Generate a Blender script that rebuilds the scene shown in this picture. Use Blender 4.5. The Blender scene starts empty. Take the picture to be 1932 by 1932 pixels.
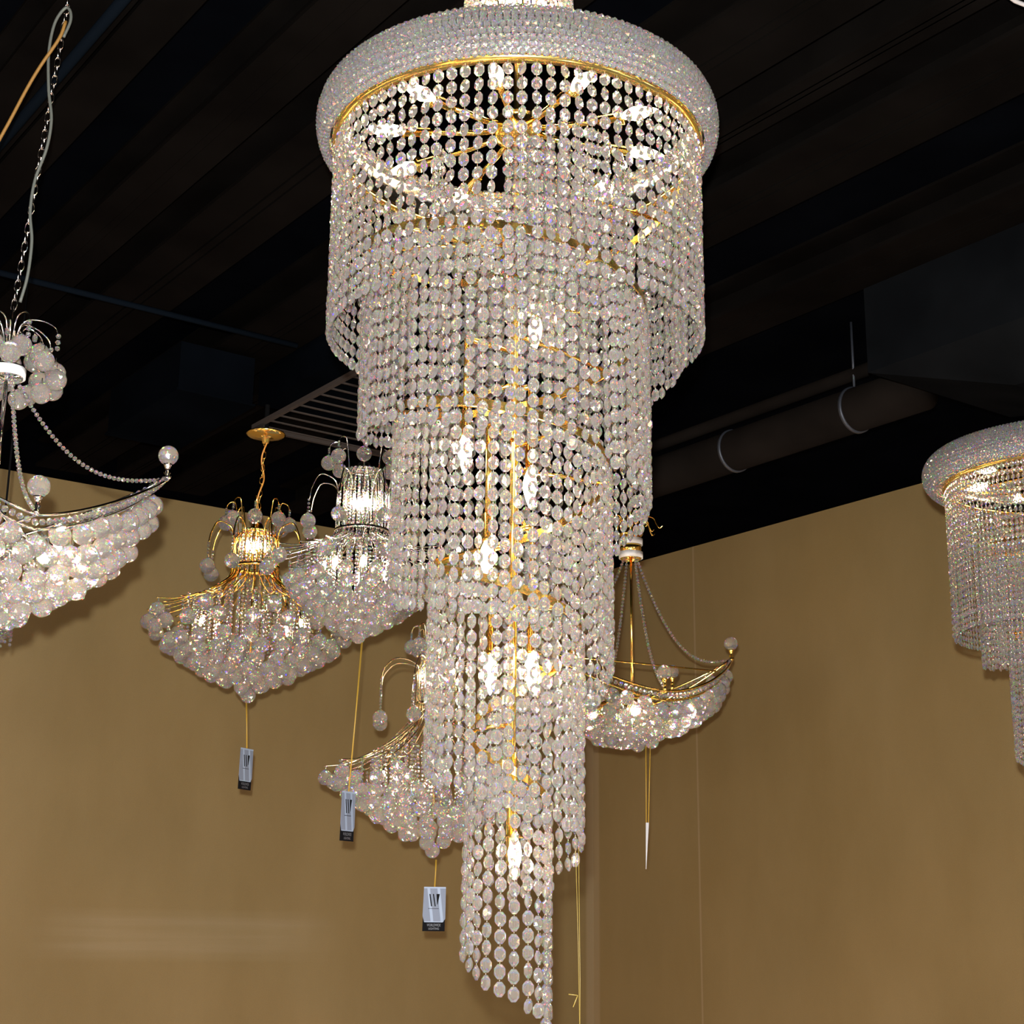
import bpy, math, random
import numpy as np
from mathutils import Vector, Matrix
random.seed(7); rng = np.random.default_rng(7)
PI = math.pi; TAU = 2*PI
scene = bpy.context.scene
COL = scene.collection

# ------------------------------------------------------------------ camera
F = 2950.0; TH = math.radians(15.18); RO = math.radians(0.6); CZ = 1.6
ru, rr, rd = (Vector((0, -math.sin(TH), math.cos(TH))), Vector((1, 0, 0)), Vector((0, math.cos(TH), math.sin(TH))))
CR = math.cos(RO)*rr + math.sin(RO)*ru
CU = -math.sin(RO)*rr + math.cos(RO)*ru
CAM = Vector((0, 0, CZ))
cam_d = bpy.data.cameras.new('camera'); cam = bpy.data.objects.new('camera', cam_d); COL.objects.link(cam)
cam_d.sensor_width = 36; cam_d.lens = F/1932*36; cam_d.clip_start = .05; cam_d.clip_end = 100
M = Matrix((CR, CU, -rd)).transposed().to_4x4(); M.translation = CAM; cam.matrix_world = M
scene.camera = cam

def ray(px, py): return (px-966)*CR + (966-py)*CU + F*rd
def at(px, py, Y):                      # the point seen at that pixel on the plane y = Y
    d = ray(px, py); return CAM + d*(Y/d.y)
def at_z(px, py, z):
    d = ray(px, py); return CAM + d*((z-CZ)/d.z)
def mpp(p): return (Vector(p)-CAM).dot(rd)/F   # metres per pixel there

# ------------------------------------------------------------------ materials
def mat(name):
    m = bpy.data.materials.new(name); m.use_nodes = True
    nt = m.node_tree; nt.nodes.clear()
    out = nt.nodes.new('ShaderNodeOutputMaterial'); return m, nt, out
def pbr(name, col, rough=.5, metal=0, **kw):
    m, nt, out = mat(name); b = nt.nodes.new('ShaderNodeBsdfPrincipled')
    b.inputs['Base Color'].default_value = (*col, 1); b.inputs['Roughness'].default_value = rough
    b.inputs['Metallic'].default_value = metal
    for k, v in kw.items(): b.inputs[k].default_value = v
    nt.links.new(b.outputs[0], out.inputs[0]); return m
def emit(name, col, s):
    m, nt, out = mat(name); e = nt.nodes.new('ShaderNodeEmission')
    e.inputs[0].default_value = (*col, 1); e.inputs[1].default_value = s
    nt.links.new(e.outputs[0], out.inputs[0]); return m

def crystal(name, white=.25, clear=.15, disp=.3, body=(.97, .87, .76)):
    m, nt, out = mat(name); N = nt.nodes.new; L = nt.links.new
    # lead crystal disperses light: three refractions, one for each primary
    gl = []
    for c, ior in (((1, 0, 0), 1.52), ((0, 1, 0), 1.555), ((0, 0, 1), 1.60)):
        g = N('ShaderNodeBsdfGlass'); g.inputs['Color'].default_value = (*c, 1)
        g.inputs['Roughness'].default_value = 0.0; g.inputs['IOR'].default_value = ior; gl.append(g)
    a1 = N('ShaderNodeAddShader'); a2 = N('ShaderNodeAddShader')
    L(gl[0].outputs[0], a1.inputs[0]); L(gl[1].outputs[0], a1.inputs[1]); L(a1.outputs[0], a2.inputs[0]); L(gl[2].outputs[0], a2.inputs[1])
    pg = N('ShaderNodeBsdfGlass'); pg.inputs['Roughness'].default_value = 0; pg.inputs['IOR'].default_value = 1.55
    pm = N('ShaderNodeMixShader'); pm.inputs[0].default_value = disp; L(pg.outputs[0], pm.inputs[1]); L(a2.outputs[0], pm.inputs[2]); a2 = pm
    d = N('ShaderNodeBsdfDiffuse'); d.inputs[0].default_value = (*body, 1)
    t = N('ShaderNodeBsdfTranslucent'); t.inputs[0].default_value = (*body, 1)
    dm = N('ShaderNodeMixShader'); dm.inputs[0].default_value = .45; L(d.outputs[0], dm.inputs[1]); L(t.outputs[0], dm.inputs[2])
    mx = N('ShaderNodeMixShader'); mx.inputs[0].default_value = white; L(a2.outputs[0], mx.inputs[1]); L(dm.outputs[0], mx.inputs[2])
    tr = N('ShaderNodeBsdfTransparent'); m2 = N('ShaderNodeMixShader'); m2.inputs[0].default_value = clear
    L(mx.outputs[0], m2.inputs[1]); L(tr.outputs[0], m2.inputs[2]); L(m2.outputs[0], out.inputs[0])
    return m

CRY = crystal('crystal', .095, .04, .3)
CRB = crystal('crystal_ball_glass', .17, .04, .5)
GOLD = pbr('polished_gold', (.95, .62, .16), .16, 1)
PGOLD = pbr('pale_gold', (.85, .70, .42), .18, 1)
CHROME = pbr('chrome', (.82, .80, .76), .12, 1)
STEEL = pbr('link_metal', (.30, .26, .20), .35, 1)
WHITE = pbr('white_enamel', (.85, .83, .78), .35)
BULB = emit('lit_bulb', (1, .74, .42), 60)
BULB2 = emit('lit_bulb_bright', (1, .80, .50), 120)
CORD = pbr('grey_cord', (.06, .064, .052), .6)
OCORD = pbr('orange_cord', (.62, .25, .04), .5)
YCORD = pbr('gold_thread', (.38, .23, .02), .45)
CLEARW = pbr('clear_wire', (.35, .33, .31), .3)

def black_mat(name, col, sc=3):
    m, nt, out = mat(name); N = nt.nodes.new; L = nt.links.new
    b = N('ShaderNodeBsdfPrincipled'); b.inputs['Roughness'].default_value = .6
    b.inputs['Specular IOR Level'].default_value = 0
    n = N('ShaderNodeTexNoise'); n.inputs['Scale'].default_value = sc; n.inputs['Detail'].default_value = 5
    tc = N('ShaderNodeTexCoord'); L(tc.outputs['Object'], n.inputs['Vector'])
    r = N('ShaderNodeValToRGB'); r.color_ramp.elements[0].position = .3; r.color_ramp.elements[1].position = .75
    r.color_ramp.elements[0].color = (*[c*.7 for c in col], 1); r.color_ramp.elements[1].color = (*[c*1.3 for c in col], 1)
    L(n.outputs['Fac'], r.inputs[0]); L(r.outputs[0], b.inputs['Base Color']); L(b.outputs[0], out.inputs[0]); return m
CEILM = black_mat('black_ceiling_paint', (.0010, .0012, .0017))
BEAMM = black_mat('black_joist_paint', (.0030, .0025, .0021))
DUCTM = black_mat('black_duct_paint', (.0032, .0036, .0040))
PIPEM = black_mat('black_pipe_paint', (.0062, .0048, .0038))
PLENM = black_mat('black_plenum_paint', (.0014, .0019, .0027))
BANDM = pbr('duct_band', (.03, .033, .04), .5, .4)
CONDM = pbr('conduit_paint', (.0022, .0034, .005), 1.0, 0, **{'Specular IOR Level': 0})
GRILM = pbr('grille_paint', (.035, .027, .022), .9, 0, **{'Specular IOR Level': .1})
DARK = pbr('dark_fitting', (.004, .004, .004), .9, **{'Specular IOR Level': 0})

def wall_mat(name, seams, smear=None):
    m, nt, out = mat(name); N = nt.nodes.new; L = nt.links.new
    b = N('ShaderNodeBsdfPrincipled'); b.inputs['Roughness'].default_value = .55; b.inputs['Specular IOR Level'].default_value = .25
    tc = N('ShaderNodeTexCoord'); 
    n1 = N('ShaderNodeTexNoise'); n1.inputs['Scale'].default_value = .9; n1.inputs['Detail'].default_value = 6; n1.inputs['Roughness'].default_value = .6
    mp = N('ShaderNodeMapping'); mp.inputs['Scale'].default_value = (1.3, 1, .6)
    L(tc.outputs['Object'], mp.inputs[0]); L(mp.outputs[0], n1.inputs['Vector'])
    r1 = N('ShaderNodeValToRGB'); e = r1.color_ramp.elements
    e[0].position = .32; e[0].color = (.200, .136, .050, 1); e[1].position = .7; e[1].color = (.240, .167, .068, 1)
    L(n1.outputs['Fac'], r1.inputs[0])
    n2 = N('ShaderNodeTexNoise'); n2.inputs['Scale'].default_value = 260; n2.inputs['Detail'].default_value = 3
    L(tc.outputs['Object'], n2.inputs['Vector'])
    mx = N('ShaderNodeMix'); mx.data_type = 'RGBA'; mx.blend_type = 'OVERLAY'; mx.inputs[0].default_value = .22
    L(r1.outputs[0], mx.inputs[6]); L(n2.outputs['Fac'], mx.inputs[7])
    col = mx.outputs[2]
    sep = N('ShaderNodeSeparateXYZ'); L(tc.outputs['Object'], sep.inputs[0])
    def window(src, a, w):
        s = N('ShaderNodeMath'); s.operation = 'SUBTRACT'; L(src, s.inputs[0]); s.inputs[1].default_value = a
        ab = N('ShaderNodeMath'); ab.operation = 'ABSOLUTE'; L(s.outputs[0], ab.inputs[0])
        q = N('ShaderNodeMapRange'); q.inputs[1].default_value = w; q.inputs[2].default_value = w*.6
        L(ab.outputs[0], q.inputs[0]); return q.outputs[0]
    for x, w, k in seams:
        g = window(sep.outputs['X'], x, w); mm = N('ShaderNodeMath'); mm.operation = 'MULTIPLY'; L(g, mm.inputs[0]); mm.inputs[1].default_value = k
        mx2 = N('ShaderNodeMix'); mx2.data_type = 'RGBA'; L(mm.outputs[0], mx2.inputs[0]); L(col, mx2.inputs[6]); mx2.inputs[7].default_value = (.38, .29, .18, 1); col = mx2.outputs[2]
    if smear:
        x0, xw, z0, zw = smear
        g = window(sep.outputs['X'], x0, xw); h = window(sep.outputs['Z'], z0, zw)
        st = N('ShaderNodeTexNoise'); st.inputs['Scale'].default_value = 1; mp2 = N('ShaderNodeMapping'); mp2.inputs['Scale'].default_value = (.7, 1, 22)
        mp2.inputs['Rotation'].default_value = (0, .03, 0)
        L(tc.outputs['Object'], mp2.inputs[0]); L(mp2.outputs[0], st.inputs['Vector'])
        a = N('ShaderNodeMath'); a.operation = 'MULTIPLY'; L(g, a.inputs[0]); L(h, a.inputs[1])
        c = N('ShaderNodeMath'); c.operation = 'MULTIPLY'; L(a.outputs[0], c.inputs[0]); L(st.outputs['Fac'], c.inputs[1])
        d = N('ShaderNodeMath'); d.operation = 'MULTIPLY'; L(c.outputs[0], d.inputs[0]); d.inputs[1].default_value = .3
        mx3 = N('ShaderNodeMix'); mx3.data_type = 'RGBA'; L(d.outputs[0], mx3.inputs[0]); L(col, mx3.inputs[6]); mx3.inputs[7].default_value = (.40, .33, .21, 1); col = mx3.outputs[2]
    L(col, b.inputs['Base Color'])
    bp = N('ShaderNodeBump'); bp.inputs['Strength'].default_value = .12; bp.inputs['Distance'].default_value = .004
    L(n2.outputs['Fac'], bp.inputs['Height']); L(bp.outputs[0], b.inputs['Normal'])
    L(b.outputs[0], out.inputs[0]); return m

# ------------------------------------------------------------------ mesh builder
def link(o, parent=None):
    COL.objects.link(o)
    if parent: o.parent = parent
    return o
def empty(name, loc, rz=0, **kw):
    o = bpy.data.objects.new(name, None); o.location = loc; o.rotation_euler.z = rz; o.empty_display_size = .05
    for k, v in kw.items(): o[k] = v
    return link(o)
class MB:
    def __init__(s): s.V = []; s.Fc = []; s.Mi = []; s.n = 0; s.S = []
    def add(s, V, Fa, mi=0, smooth=False):
        V = np.asarray(V, float); s.V.append(V)
        s.Fc += [tuple(i+s.n for i in f) for f in Fa]
        s.Mi += [mi]*len(Fa) if isinstance(mi, int) else list(mi); s.S += [smooth]*len(Fa); s.n += len(V); return s
    def box(s, c, size, R=None, mi=0):
        x, y, z = [k/2 for k in size]
        V = np.array([(a*x, b*y, d*z) for a in (-1, 1) for b in (-1, 1) for d in (-1, 1)])
        if R is not None: V = V @ np.array(R).T
        V = V + np.array(c)
        return s.add(V, [(0, 1, 3, 2), (4, 6, 7, 5), (0, 4, 5, 1), (2, 3, 7, 6), (0, 2, 6, 4), (1, 5, 7, 3)], mi)
    def tube(s, pts, r, seg=8, mi=0, closed=False, cap=True):
        P = np.array([list(p) for p in pts], float); n = len(P)
        rs = np.full(n, r) if np.isscalar(r) else np.array(r)
        T = np.roll(P, -1, 0)-np.roll(P, 1, 0)
        if not closed: T[0] = P[1]-P[0]; T[-1] = P[-1]-P[-2]
        T /= np.linalg.norm(T, axis=1)[:, None]+1e-12
        up = np.array([0, 0, 1.]) if abs(T[0][2]) < .9 else np.array([1., 0, 0])
        A = []
        a = np.cross(T[0], up); a /= np.linalg.norm(a)
        for i in range(n):
            a = a-T[i]*a.dot(T[i]); a /= np.linalg.norm(a)+1e-12; A.append(a.copy())
        A = np.array(A); B = np.cross(T, A)
        th = np.arange(seg)*TAU/seg
        V = (P[:, None]+rs[:, None, None]*(np.cos(th)[None, :, None]*A[:, None]+np.sin(th)[None, :, None]*B[:, None])).reshape(-1, 3)
        Fa = []
        for i in range(n if closed else n-1):
            j = (i+1) % n
            for k in range(seg):
                l = (k+1) % seg; Fa.append((i*seg+k, i*seg+l, j*seg+l, j*seg+k))
        if cap and not closed: Fa += [tuple(range(seg-1, -1, -1)), tuple((n-1)*seg+k for k in range(seg))]
        return s.add(V, Fa, mi, True)
    def lathe(s, prof, c=(0, 0, 0), seg=32, mi=0, R=None, closed=False, smooth=True):
        V = []; n = len(prof)
        for r, z in prof:
            for k in range(seg):
                a = TAU*k/seg; V.append((r*math.cos(a), r*math.sin(a), z))
        V = np.array(V)
        if R is not None: V = V @ np.array(R).T
        V += np.array(c)
        Fa = []
        for i in range(n if closed else n-1):
            j = (i+1) % n
            for k in range(seg):
                l = (k+1) % seg; Fa.append((i*seg+k, i*seg+l, j*seg+l, j*seg+k))
        return s.add(V, Fa, mi, smooth)
    def inst(s, tpl, Ms, t):
        """many copies of a template: Ms = list of (3x3, pos)"""
        V, Fa, mi = tpl; 
        for R, p in zip(Ms, t): s.add(V @ R.T + p, Fa, mi)
        return s
    def mesh(s, name, mats):
        me = bpy.data.meshes.new(name); me.from_pydata(np.concatenate(s.V).tolist(), [], s.Fc)
        for m in mats: me.materials.append(m)
        me.polygons.foreach_set('material_index', s.Mi); me.polygons.foreach_set('use_smooth', s.S); me.update(); return me
    def obj(s, name, mats, parent=None, loc=None, **kw):
        if not isinstance(mats, (list, tuple)): mats = [mats]
        o = bpy.data.objects.new(name, s.mesh(name, mats))
        if loc is not None: o.location = loc
        for k, v in kw.items(): o[k] = v
        return link(o, parent)

def rz(a): c, s_ = math.cos(a), math.sin(a); return np.array([[c, -s_, 0], [s_, c, 0], [0, 0, 1]])
def rx(a): c, s_ = math.cos(a), math.sin(a); return np.array([[1, 0, 0], [0, c, -s_], [0, s_, c]])
def ry(a): c, s_ = math.cos(a), math.sin(a); return np.array([[c, 0, s_], [0, 1, 0], [-s_, 0, c]])
def frame(n, up=(0, 0, 1)):
    """columns x, y(normal), z"""
    n = np.array(n, float); n /= np.linalg.norm(n); up = np.array(up, float)
    x = np.cross(n, up); x /= np.linalg.norm(x)+1e-12; z = np.cross(x, n); return np.array([x, n, z]).T

# cut octagonal lens: width w, height h, thickness t, normal along y
def octagon(w, h, t):
    V = []
    for k in range(8): a = TAU*(k+.5)/8; V.append((math.cos(a)*w/2*1.06, 0, math.sin(a)*h/2*1.06))
    for s_ in (-1, 1):
        for k in range(8): a = TAU*k/8; V.append((math.cos(a)*w*.27, s_*t/2, math.sin(a)*h*.27))
    Fa = []
    for s_ in (0, 1):
        o = 8+8*s_
        def q(*f): Fa.append(f if s_ == 0 else f[::-1])
        for k in range(8):
            j = (k+1) % 8
            q(k, o+j, o+k) if False else q(k, o+j, o+k)
            q(k, j, o+j)
        q(*[o+k for k in range(8)])
    return np.array(V), Fa, [0]*len(Fa)
def ball_tpl(r, seg=14, rings=9, tear=.18):
    V = [(0, 0, -r)]; Fa = []
    for i in range(1, rings):
        ph = -PI/2+PI*i/rings
        for k in range(seg):
            a = TAU*(k+.5*(i % 2))/seg; V.append((r*math.cos(ph)*math.cos(a), r*math.cos(ph)*math.sin(a), r*math.sin(ph)))
    V.append((0, 0, r*(1+tear))); top = len(V)-1
    for k in range(seg): Fa.append((0, 1+(k+1) % seg, 1+k))
    for i in range(rings-2):
        a0 = 1+i*seg; b0 = a0+seg; odd = (i+1) % 2
        for k in range(seg):
            j = (k+1) % seg
            if odd: Fa += [(a0+k, a0+j, b0+j), (a0+k, b0+j, b0+k)]
            else: Fa += [(a0+k, a0+j, b0+k), (a0+j, b0+j, b0+k)]
    a0 = 1+(rings-2)*seg
    for k in range(seg): Fa.append((a0+k, a0+(k+1) % seg, top))
    n = len(Fa)
    # metal pin + ring at the top
    p0 = len(V)
    for z in (r*(1+tear)*.97, r*(1+tear)+r*.35):
        for k in range(4): a = TAU*k/4; V.append((r*.05*math.cos(a), r*.05*math.sin(a), z))
    for k in range(4): j = (k+1) % 4; Fa.append((p0+k, p0+j, p0+4+j, p0+4+k))
    return np.array(V), Fa, [0]*n+[1]*4
def small_bead(r, seg=6):
    V = [(0, 0, -r)]
    for z, q in ((-.5, .86), (.5, .86)):
        for k in range(seg): a = TAU*(k+(.5 if z > 0 else 0))/seg; V.append((r*q*math.cos(a), r*q*math.sin(a), r*z))
    V.append((0, 0, r)); Fa = []
    for k in range(seg):
        j = (k+1) % seg
        Fa += [(0, 1+j, 1+k), (1+k, 1+j, 1+seg+k), (1+j, 1+seg+j, 1+seg+k), (1+seg+k, 1+seg+j, 1+2*seg)]
    return np.array(V), Fa, [0]*len(Fa)
def link_tpl(g, r):       # small double pin between two beads, along z
    V = []; Fa = []
    for dx in (-r*1.2, r*1.2):
        p0 = len(V)
        for z, q in ((-g/2, .5), (-g/4, 1), (g/4, 1), (g/2, .5)):
            for k in range(4): a = TAU*k/4; V.append((dx+r*q*math.cos(a), r*q*math.sin(a), z))
        for i in range(3):
            for k in range(4): j = (k+1) % 4; Fa.append((p0+i*4+k, p0+i*4+j, p0+i*4+4+j, p0+i*4+4+k))
    return np.array(V), Fa, [1]*len(Fa)

# ------------------------------------------------------------------ the room
HC = CZ+2.7
apex = at_z(1118, 1084, HC)
vl = ray(330, 943); vr = ray(1460, 987)
pl = at_z(330, 943, HC); 
d1 = (Vector((apex.x-pl.x, apex.y-pl.y, 0))).normalized()      # along the left wall towards the corner
d2 = Vector((-d1.y, d1.x, 0))                                   # along the right wall, towards the corner
a1 = math.atan2(d1.y, d1.x)
R1 = Matrix.Rotation(a1, 4, 'Z')
def place(o, loc, rot): o.location = loc; o.rotation_euler.z = rot
def local_x(px, py, org, dr, nrm):       # distance along dr of the wall point seen at a pixel
    d = ray(px, py); t = (org-CAM).dot(nrm)/d.dot(nrm); return (CAM+d*t-org)
WL = wall_mat('tan_wall_paint_left', [], None)
pt = local_x(360, 1765, apex, d1, d2); tl = pt.dot(d1)
WL = wall_mat('tan_wall_paint_left', [(-.03, .05, .35)], (tl, 1.05, pt.z+apex.z, .16))
mb = MB(); mb.box((-8.1, .06, HC/2), (16.2+.24, .12, HC)); w = mb.obj('wall_left', WL, kind='structure'); place(w, (apex.x, apex.y, 0), a1)
s1 = -local_x(1318, 1550, apex, d2, d1).dot(d2); s2 = -local_x(1275, 1550, apex, d2, d1).dot(d2)
WR = wall_mat('tan_wall_paint_right', [(s1, .01, .35), (.03, .045, .3)])
mb = MB(); mb.box((7, .06, HC/2), (14, .12, HC)); w = mb.obj('wall_right', WR, kind='structure'); place(w, (apex.x, apex.y, 0), a1-PI/2)
mb = MB(); mb.box((-7.9, -6.9, .1), (16.5, 14.5, .2)); w = mb.obj('ceiling', CEILM, kind='structure'); place(w, (apex.x, apex.y, HC), a1)

def cs(p): q = Vector(p)-apex; return q.dot(d1), q.dot(d2), p[2]      # ceiling coords (s along d1, t along d2)
def wpt(s, t, z): v = apex+s*d1+t*d2; return Vector((v.x, v.y, z))
Rw = np.array(R1.to_3x3())

def joist(px, py, label, width=.15, drop=.16):
    p = at_z(px, py, HC-drop); s, t, _ = cs(p)
    L_ = 12.4; o = wpt(s, -L_/2-.72, HC)
    g = empty('ceiling_joist', o, a1, label=label, category='ceiling joist', group='black joists across the ceiling')
    MB().box((0, 0, -drop/2), (.03, L_, drop)).obj('web', BEAMM, g)
    MB().box((-width*.29, 0, -drop+.008), (width*.42, L_, .016)).box((width*.29, 0, -drop+.008), (width*.42, L_, .016)).obj('bottom_flange', BEAMM, g)
    MB().box((0, 0, -.006), (width, L_, .012)).obj('top_flange', BEAMM, g)
    return g
joist(85, 190, 'black ceiling joist crossing the top left corner beside the dark blue conduit', .34)
joist(262, 380, 'black ceiling joist passing between the left chain and the big chandelier ring', .2)
joist(350, 500, 'black double ceiling joist left of the big spiral chandelier', .3)
joist(1450, 55, 'black double ceiling joist running up from the right of the top beaded ring', .3)
joist(1600, 130, 'thin black ceiling joist between the two wide joists on the right', .12)
joist(1650, 260, 'black double ceiling joist in the middle right of the ceiling', .3)
joist(1800, 440, 'black ceiling joist just above the big duct box', .26)
# conduit parallel with the joists
def tube_obj(name, pts, r, m, seg=10, **kw): return MB().tube(pts, r, seg).obj(name, m, **kw)
p0 = at_z(232, 0, HC-.22); s, t, _ = cs(p0)
tube_obj('conduit_pipe', [wpt(s, t-3, HC-.22), wpt(s, -.05, HC-.22)], .017, CONDM, label='dark blue conduit pipe slanting across the top left ceiling', category='pipe')
pa, pb = at_z(-60, 500, HC-.3), at_z(560, 652, HC-.3)
tube_obj('electrical_conduit', [pa, pb], .012, CONDM, label='thin blue-grey conduit running under the joists above the gold chandelier', category='conduit')
# round duct with its bands and the box it runs into
ZD = HC-.42
pc = at_z(1640, 765, ZD); s0, t0, _ = cs(pc)
sp, tp, _ = cs(at_z(1230, 905, ZD))
rd_ = .10
du = empty('air_duct', wpt(s0, t0, ZD), a1, label='black round air duct running from the duct box towards the room corner', category='air duct')
Ld = (-.03)-t0
MB().tube([(0, -.3, 0), (0, Ld, 0)], rd_, 32).obj('duct_tube', PIPEM, du)
for px, py in ((1342, 840), (1556, 757)):
    s, t, _ = cs(at_z(px, py, ZD)); y = t-t0
    MB().lathe([(rd_, -.008), (rd_+.007, -.008), (rd_+.007, .008), (rd_, .008)], (0, y, 0), 32, R=rx(PI/2)).obj('duct_band', BANDM, du)
    if px > 1500: MB().tube([(0, y, rd_), (0, y, HC-ZD)], .006, 6).obj('hanger_rod', BANDM, du)
s, t, _ = cs(at_z(1420, 775, HC-.24))
tube_obj('sprinkler_pipe', [wpt(s+.0, t0, HC-.24), wpt(s, -.05, HC-.24)], .03, PIPEM, label='thinner black pipe running above the round air duct', category='pipe')
# duct box
sb, tb, zb = cs(at_z(1640, 748, HC-.62))
bx = empty('duct_box', wpt(sb, tb, HC), a1, label='large black rectangular duct box on the right that the round duct enters', category='duct box')
MB().box((.45, -3.0, -.26), (.9, 6.0, .52)).obj('box_body', DUCTM, bx)
mb = MB(); w_ = .9; 
V = [(0, 0, -.52), (w_, 0, -.52), (w_*.8, -.5, -.66), (.25, -.5, -.66), (0, -6, -.52), (w_, -6, -.52), (w_*.8, -6, -.66), (.25, -6, -.66)]
mb.add(V, [(0, 1, 2, 3), (4, 7, 6, 5), (0, 3, 7, 4), (1, 5, 6, 2), (3, 2, 6, 7), (0, 4, 5, 1)]).obj('tapered_bottom', DUCTM, bx)
MB().box((-.01, -3, -.02), (.03, 6.0, .03)).obj('mounting_rail', BANDM, bx)
# left plenum box and grille box
GZ = CZ+2.29
pg0 = at_z(497, 800, GZ); pg1 = at_z(660, 670, GZ)
sg, tg, _ = cs(pg0); sg1, tg1, _ = cs(pg1)
gr = empty('ceiling_grille', wpt(sg, tg1, GZ), a1, label='ceiling return grille with parallel bars above the gold chandelier canopy', category='grille')
Lg = tg-tg1+.1; Wg = 1.0
MB().box((Wg/2, Lg/2, (HC-GZ)/2+.06), (Wg-.02, Lg-.02, HC-GZ-.12)).obj('grille_box', PLENM, gr)
MB().box((0, Lg/2, .01), (.022, Lg, .02)).box((Wg, Lg/2, .01), (.022, Lg, .02)).box((Wg/2, Lg, .01), (Wg, .02, .02)).box((Wg/2, 0, .01), (Wg, .02, .02)).obj('grille_frame', GRILM, gr)
nb = 12
for i in range(nb):
    y = Lg*(i+.6)/nb; MB().box((Wg/2, y, .012), (Wg, .010, .006)).obj('grille_bar', GRILM, gr)
s, t, _ = cs(at_z(372, 750, HC-.35))
bx2 = empty('air_plenum', wpt(s, t, HC-.18), a1, label='dim blue-black plenum box hanging left of the ceiling grille', category='plenum box')
MB().box((0, .2, -.11), (.36, .8, .22)).obj('plenum_body', PLENM, bx2)
MB().box((0, .2, -.225), (.38, .82, .01)).obj('plenum_flange', PLENM, bx2)
# stray bits at the edges
pts = [at_z(x, y, HC-.25) for x, y in ((1895, -14), (1915, 2), (1935, 10), (1990, 20))]
tube_obj('white_cable', pts, .006, CLEARW, label='short pale cable at the top right corner', category='cable')

# ------------------------------------------------------------------ generic parts
def candle(parent, p, dr, s=1.0, m=None, sleeve=GOLD):
    """candle sleeve and bulb at p pointing dr, in the parent's space"""
    n = np.array(dr, float); n /= np.linalg.norm(n)
    up = (1, 0, 0) if abs(n[2]) > .9 else (0, 0, 1)
    Fm = frame(n, up); R = np.array([Fm[:, 0], Fm[:, 2], Fm[:, 1]]).T     # z -> n
    a = MB().lathe([(0, 0), (.011*s, 0), (.011*s, .055*s), (.019*s, .056*s), (.019*s, .060*s), (0, .060*s)], p, 16, R=R).obj('candle_sleeve', sleeve, parent)
    pr = [(0.0, .060), (.007, .061), (.012, .072), (.0155, .088), (.014, .104), (.008, .124), (.003, .138), (0, .142)]
    MB().lathe([(r*s, z*s) for r, z in pr], p, 14, R=R).obj('light_bulb', m or BULB, parent)

def strand_pos(n, pitch): return [-(i+.65)*pitch for i in range(n)]

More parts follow.
